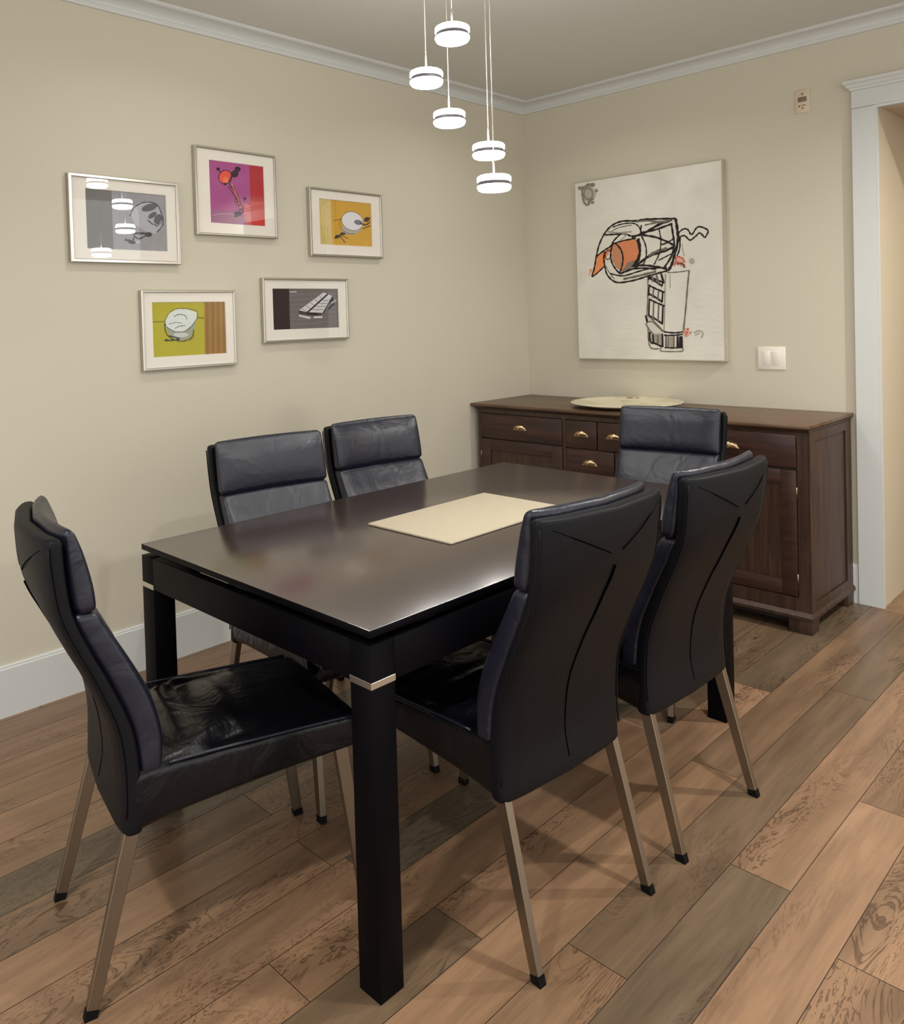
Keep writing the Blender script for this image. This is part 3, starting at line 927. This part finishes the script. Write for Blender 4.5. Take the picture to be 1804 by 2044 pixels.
def d_dark(A):
    quad(A, [(1010, 150), (1460, 147), (1463, 417), (1017, 440)], paint(110, 104, 104, .15, 30))
    quad(A, [(1010, 150), (1130, 150), (1136, 433), (1017, 440)], paint(46, 34, 42, .1, 10))
    W = paint(206, 204, 204, .05); Dk = paint(34, 30, 34)
    for k in range(7): A.line([(1140, 200+k*32), (1250, 190+k*33), (1455, 185+k*30)], .0016, paint(132, 126, 124))
    A.poly([(1190, 310), (1360, 180), (1415, 195), (1430, 230), (1385, 260), (1360, 320), (1275, 325)], Dk)
    A.poly([(1195, 300), (1360, 178), (1385, 185), (1245, 312)], W); A.poly([(1258, 314), (1395, 190), (1418, 200), (1350, 318)], W)
    for k in range(5):
        a = k/5; A.line([(1215+150*a, 290-105*a), (1260+130*a, 312-100*a), (1345+65*a, 315-110*a)], .0016, Dk)
    A.line([(1195, 335), (1270, 350)], .006, W); A.line([(1292, 345), (1350, 342)], .006, W)
    A.line([(1195, 318), (1275, 328), (1345, 325)], .004, Dk); A.line([(1410, 250), (1445, 225)], .003, W); A.line([(1390, 290), (1430, 250)], .006, Dk); A.line([(1135, 178), (1180, 176)], .003, W)

picture('silver framed grey print, leftmost on the wall, with lamp reflections in its glass', (-2.8150, -2.3630, 1.6050, 1.9360), (-2.7490, -2.4164, 1.6566, 1.8845), .013, [(320,485),(1050,530),(1052,1042),(330,1027)], d_grey)
picture('silver framed pink and red print, the topmost of the five', (-2.2835, -1.8737, 1.7330, 2.1045), (-2.2122, -1.934, 1.786, 2.052), .010, [(198,212),(668,262),(690,775),(222,758)], d_pink)
picture('silver framed orange-yellow print with a round white shape', (-1.6870, -1.2270, 1.6635, 1.9850), (-1.6247, -1.2908, 1.7201, 1.9372), .010, [(1147,545),(1597,580),(1600,955),(1155,938)], d_orange)
picture('silver framed yellow-green print with a brown band, lower left', (-2.5430, -2.1100, 1.1815, 1.5010), (-2.495, -2.1554, 1.2315, 1.4534), .009, [(212,245),(700,240),(712,582),(222,620)], d_green)
picture('silver framed black and grey print of a chocolate bar shape, lower right', (-1.9654, -1.4682, 1.2685, 1.5576), (-1.9087, -1.5238, 1.3232, 1.5111), .009, [(1015,155),(1455,152),(1458,412),(1022,435)], d_dark)

# large canvas on the back wall
def build_canvas():
    X0, X1, Z0, Z1 = .378, 1.244, 1.096, 2.1075
    t = thing('wall_art', 'large white canvas with an ink drawing of a wire cage, above the sideboard', 'painting', (X0, 0, Z0))
    w, h = X1-X0, Z1-Z0
    m, nt, b = newmat('canvas_paint')
    tc = N(nt, 'ShaderNodeTexCoord'); n1 = N(nt, 'ShaderNodeTexNoise', i_Scale=3.0, i_Detail=6.0, i_Distortion=1.0); nt.links.new(tc.outputs['Object'], n1.inputs['Vector'])
    r = N(nt, 'ShaderNodeValToRGB'); r.color_ramp.elements[0].position = .3; r.color_ramp.elements[0].color = lin(208, 204, 192); r.color_ramp.elements[1].position = .7; r.color_ramp.elements[1].color = lin(224, 220, 208)
    nt.links.new(n1.outputs[0], r.inputs[0]); nt.links.new(r.outputs[0], b.inputs['Base Color']); b.inputs['Roughness'].default_value = .8
    n2 = N(nt, 'ShaderNodeTexNoise', i_Scale=12.0, i_Detail=4.0); mp = N(nt, 'ShaderNodeMapping'); mp.inputs['Scale'].default_value = (1, 1, 4)
    nt.links.new(tc.outputs['Object'], mp.inputs[0]); nt.links.new(mp.outputs[0], n2.inputs['Vector'])
    bp = N(nt, 'ShaderNodeBump', i_Strength=.5, i_Distance=.004); nt.links.new(n2.outputs[0], bp.inputs['Height']); nt.links.new(bp.outputs[0], b.inputs['Normal'])
    bm = bmesh.new(); box(bm, .004, w-.004, -.034, -.001, .004, h-.004, bevel=.001)
    link('canvas', bm, m, t)
    # slim metal edge
    bm = bmesh.new(); e = .005
    for d in ((0, e, 0, h), (w-e, w, 0, h), (e, w-e, 0, e), (e, w-e, h-e, h)):
        box(bm, d[0], d[1], -.0355, -.001, d[2], d[3])
    link('edge_strip', bm, paint(176, 168, 148), t)
    A = Art([(128, 342), (1468, 122), (1490, 1962), (142, 1938)], (0, w, 0, h), lambda u, v, l: (u, -.0343-l*.00002, v))
    INK = paint(44, 38, 36); GY = paint(112, 106, 94); LG = paint(156, 150, 136); OR = paint(208, 132, 92, .1, 30); OR2 = paint(226, 142, 92, .1, 30); RED = paint(196, 92, 72); WH = paint(208, 202, 190)
    PK = paint(206, 170, 150)
    # orange cork and shard
    A.poly([(470, 890), (560, 860), (670, 840), (705, 900), (710, 980), (690, 1060), (640, 1100), (540, 1140), (490, 1090), (455, 1000)], OR)
    A.poly([(455, 900), (500, 890), (550, 950), (560, 1040), (530, 1130), (500, 1110), (460, 1040)], paint(188, 134, 100, .08))
    A.poly([(540, 1150), (600, 1060), (660, 1040), (690, 1060), (640, 1110)], paint(132, 118, 104))
    A.poly([(318, 1005), (400, 955), (450, 920), (440, 960), (400, 1030), (400, 1090), (275, 1190)], OR2)
    A.line([(280, 1190), (265, 1120), (250, 1180)], .006, paint(232, 158, 118)); 
    # cage outline
    A.line([(275, 1190), (300, 1100), (318, 1005), (345, 900), (400, 790), (470, 720), (560, 685), (680, 682), (760, 668), (880, 664), (1040, 660)], .0075, INK)
    A.line([(280, 1190), (330, 1150), (400, 1085)], .006, INK)
    A.line([(318, 1005), (390, 950), (450, 910), (480, 860), (540, 800)], .007, INK)
    A.line([(395, 960), (385, 1020), (395, 1100), (420, 1180), (500, 1240), (640, 1225), (760, 1190), (900, 1150), (975, 1130)], .007, INK)
    A.line([(440, 1160), (560, 1180), (700, 1140), (820, 1110), (960, 1110)], .006, INK)
    A.line([(1040, 660), (1055, 760), (1060, 860), (1030, 980), (1000, 1080), (970, 1130)], .011, INK)
    A.line([(1000, 700), (1015, 800), (1025, 900), (1000, 1000), (930, 1110)], .008, INK)
    A.line([(1080, 830), (1075, 930), (1050, 1000)], .006, INK)
    A.line([(470, 740), (560, 710), (660, 705), (710, 740), (730, 800)], .005, INK); A.line([(440, 790), (520, 745), (640, 720)], .004, GY)
    A.line([(400, 810), (480, 805), (580, 800), (640, 820), (720, 810)], .007, INK); A.line([(420, 780), (520, 790), (640, 780)], .006, LG)
    A.line([(640, 830), (760, 790), (880, 720), (1010, 670)], .010, INK); A.line([(730, 790), (860, 760), (1000, 710)], .008, INK); A.line([(680, 690), (780, 680), (900, 690), (1000, 672)], .007, GY)
    A.line([(760, 720), (860, 700), (960, 690)], .006, GY)
    A.line([(740, 810), (860, 830), (960, 870), (1020, 900)], .008, INK); A.line([(1025, 840), (960, 880), (900, 900)], .006, INK)
    A.line([(1020, 920), (920, 960), (800, 1000), (700, 1070), (650, 1090)], .010, INK); A.line([(960, 930), (860, 960), (790, 1000)], .010, GY)
    A.line([(730, 720), (725, 800), (765, 900), (770, 1000), (740, 1090)], .006, INK); A.line([(700, 840), (715, 920), (705, 1000), (660, 1080)], .010, INK)
    A.line([(890, 760), (905, 850), (900, 940), (890, 980), (840, 1080)], .005, INK); A.line([(1000, 980), (940, 1010), (880, 1040)], .005, INK)
    A.line([(650, 1090), (760, 1085), (880, 1100), (960, 1120)], .008, INK); A.line([(540, 1160), (640, 1120), (760, 1110), (860, 1120)], .007, INK); A.line([(560, 1210), (700, 1180), (860, 1140)], .009, GY)
    A.line([(470, 890), (560, 862), (680, 840)], .006, INK); A.line([(470, 885), (450, 960), (455, 1050), (500, 1130), (540, 1160)], .007, INK)
    A.line([(490, 880), (540, 940), (560, 1020), (545, 1110), (520, 1160)], .007, INK); A.line([(690, 850), (712, 950), (700, 1040), (640, 1100)], .009, INK); A.line([(520, 1160), (620, 1130), (700, 1090)], .006, INK)
    A.line([(540, 860), (600, 800), (560, 800)], .005, LG); A.ellline(425, 990, 26, 42, .004, INK, rot=10); A.line([(400, 1090), (440, 1160), (480, 1210)], .004, GY)
    # squiggle tail
    A.line([(1065, 790), (1110, 755), (1150, 760), (1185, 805), (1230, 745), (1270, 735), (1335, 770), (1305, 835)], .006, INK)
    A.line([(1070, 830), (1120, 815), (1170, 855), (1220, 820), (1260, 790), (1300, 830)], .006, INK)
    A.line([(1100, 890), (1105, 960), (1120, 1000)], .003, LG)
    # plinth building
    A.line([(960, 1150), (1060, 1145), (1160, 1130)], .004, GY); A.line([(1160, 1130), (1145, 1260), (1125, 1480), (1100, 1700)], .006, GY); A.line([(945, 1160), (935, 1400), (925, 1690)], .005, LG); A.line([(985, 1165), (985, 1290)], .003, LG)
    A.line([(785, 1190), (780, 1400), (770, 1560)], .005, GY); A.line([(925, 1690), (1020, 1700), (1100, 1690)], .006, INK); A.line([(925, 1722), (1020, 1722), (1095, 1712)], .006, INK)
    for (ya, yb, dy) in ((1190, 1215, 0), (1275, 1360, 1), (1400, 1560, 2)):
        A.line([(790, ya-10), (860, ya+25), (935, ya+55)], .007, INK); 
        A.line([(785, yb-20), (850, yb+15), (915, yb+60)], .008, INK)
        for x in (795, 835, 880, 918):
            A.line([(x, ya+(x-790)*.4), (x-8, yb+(x-790)*.45)], .006, INK if x in (795, 918) else GY)
    A.line([(815, 1170), (835, 1215)], .007, GY); A.line([(860, 1165), (875, 1225)], .007, GY); A.line([(905, 1160), (925, 1235)], .008, INK)
    A.poly([(770, 1540), (925, 1690), (925, 1740), (830, 1710), (762, 1620)], WH); A.line([(768, 1530), (850, 1610), (925, 1690)], .005, GY); A.line([(760, 1540), (775, 1600)], .008, INK)
    A.line([(760, 1615), (820, 1600), (915, 1690)], .005, GY); A.line([(760, 1620), (830, 1710), (915, 1710)], .005, GY)
    A.poly([(790, 1700), (830, 1710), (915, 1705), (915, 1830), (800, 1790)], LG); A.line([(780, 1640), (785, 1780), (810, 1840), (880, 1845)], .005, GY); A.line([(825, 1715), (828, 1800)], .007, INK); A.line([(870, 1720), (868, 1800)], .007, GY); A.line([(795, 1690), (800, 1780), (850, 1800), (910, 1830)], .007, INK); A.line([(910, 1710), (912, 1830)], .007, INK)
    A.poly([(975, 1735), (1008, 1738), (1008, 1845), (975, 1845)], LG)
    for x, ww in ((945, .007), (965, .005), (1015, .006), (1050, .008), (1080, .014)): A.line([(x, 1730), (x-2, 1840)], ww, INK if x > 1040 else GY)
    A.line([(930, 1835), (1020, 1838), (1090, 1830)], .005, INK); A.line([(890, 1850), (910, 1868), (1085, 1868), (1092, 1840)], .004, GY); A.line([(900, 1838), (890, 1850)], .004, GY)
    # red notes and grey smudges
    A.ell(1070, 1040, 46, 30, PK); A.line([(1030, 1080), (1050, 1010), (1100, 1020), (1120, 1060)], .006, RED); A.line([(1050, 1070), (1100, 1070), (1120, 1105)], .008, paint(120, 70, 56)); A.line([(1020, 1090), (1060, 1050), (1090, 1090)], .004, RED)
    A.line([(1100, 1690), (1150, 1660), (1120, 1720), (1180, 1690)], .004, RED); A.line([(1110, 1650), (1130, 1740)], .003, RED); A.ell(1130, 1700, 32, 30, PK); A.line([(1105, 1700), (1140, 1690), (1120, 1730)], .004, RED)
    A.line([(1200, 1700), (1240, 1680), (1280, 1700), (1265, 1750)], .004, LG); A.ell(1185, 1045, 22, 26, paint(168, 162, 148)); A.line([(1210, 1720), (1250, 1700)], .003, LG)
    SM = paint(132, 126, 108)
    A.ell(255, 440, 66, 72, paint(176, 168, 152)); A.line([(165, 388), (220, 385), (250, 362), (315, 358)], .014, SM); A.line([(200, 400), (205, 460), (215, 520)], .010, SM); A.ellline(255, 440, 38, 50, .006, SM)
    A.line([(320, 400), (335, 420)], .010, SM); A.line([(215, 520), (245, 545)], .008, SM); A.line([(250, 540), (270, 500), (300, 480)], .012, SM); A.line([(280, 520), (305, 515)], .009, SM)
    A.done('drawing', t)
build_canvas()

# ------------------------------------------------------------------ switch and wall plate
t = thing('light_switch', 'white double rocker light switch on the wall right of the canvas', 'light switch', (1.4545, 0, 1.058))
bm = bmesh.new(); box(bm, -.0655, .0655, -.006, 0, 0, .112, bevel=.003); link('plate', bm, M['switch'], t, smooth=True, auto=.7)
for x in (-.0225, .0225):
    bm = bmesh.new(); vs = box(bm, x-.0175, x+.0175, -.010, -.005, .022, .090, bevel=.0015)
    for v in bm.verts:
        if v.co.y < -.008 and v.co.z < .056: v.co.y += .003*(.056-v.co.z)/.034
    link('rocker', bm, M['switch'], t, smooth=True, auto=.5)
t = thing('wall_plate', 'small cream wall plate with brown fittings high beside the doorway', 'wall plate', (1.618, 0, 2.266))
bm = bmesh.new(); box(bm, -.033, .033, -.007, 0, 0, .108, bevel=.003); link('plate', bm, M['cream'], t, smooth=True, auto=.7)
bm = bmesh.new(); lathe(bm, [(.0075, 0), (.0065, .003), (0, .0035)], n=3)
bmesh.ops.rotate(bm, verts=bm.verts[:], cent=(0, 0, 0), matrix=Matrix.Rotation(PI/2, 3, 'X')); bmesh.ops.rotate(bm, verts=bm.verts[:], cent=(0, 0, 0), matrix=Matrix.Rotation(PI/2, 3, 'Y'))
bmesh.ops.translate(bm, verts=bm.verts[:], vec=(0, -.007, .088)); link('indicator', bm, M['brown'], t)
bm = bmesh.new(); box(bm, -.020, .019, -.011, -.006, .052, .074, bevel=.003); link('sensor_window', bm, M['brown'], t, smooth=True, auto=.7)
bm = bmesh.new(); box(bm, -.016, -.011, -.009, -.006, .030, .036); link('button', bm, M['black'], t)
bm = bmesh.new(); box(bm, -.004, .014, -.0085, -.006, .033, .037); link('slot', bm, M['brown'], t)
bm = bmesh.new(); box(bm, -.003, .004, -.0085, -.006, .018, .026); link('slot', bm, M['brown'], t)

# ------------------------------------------------------------------ pendant light
def build_pendant():
    lamps = [(1.366, -2.178, 2.222), (1.229, -2.153, 2.124), (1.209, -2.026, 2.019), (1.319, -1.960, 1.901), (1.417, -2.058, 1.773)]
    cx, cy = 1.308, -2.075
    t = thing('pendant_light', 'cluster of five lit white disc pendants on thin cords over the table', 'pendant light', (cx, cy, CZ))
    bm = bmesh.new(); lathe(bm, [(0, 0), (.17, 0), (.17, -.022), (.165, -.026), (0, -.026)], n=48); link('canopy', bm, M['chrome'], t, smooth=True, auto=.6)
    for (x, y, z) in lamps:
        x -= cx; y -= cy; z -= CZ; c = (x, y, z)
        bm = bmesh.new(); tube(bm, [(x, y, -.02), (x, y, z+.026)], .0013, n=8); tube(bm, [(x, y, z+.075), (x, y, z+.02)], .003, n=10)
        link('cord', bm, M['cable'], t, smooth=True)
        bm = bmesh.new()
        lathe(bm, [(0, .024), (.045, .024), (.0505, .021), (.053, .017), (.053, .0065), (.051, .005), (0, .005)], n=40, c=c)
        lp = link('lamp_disc', bm, M['lamp'], t, smooth=True, auto=.7)
        bm = bmesh.new()
        lathe(bm, [(0, .0045), (.0495, .0045), (.0495, -.0065), (0, -.0065)], n=40, c=c)
        link('metal_ring', bm, M['ring'], lp, smooth=True, auto=.7)
        bm = bmesh.new()
        lathe(bm, [(0, -.0068), (.051, -.0068), (.053, -.009), (.053, -.014), (.049, -.021), (.044, -.0235), (0, -.0235)], n=40, c=c)
        link('diffuser', bm, M['lamp'], lp, smooth=True, auto=.7)
build_pendant()
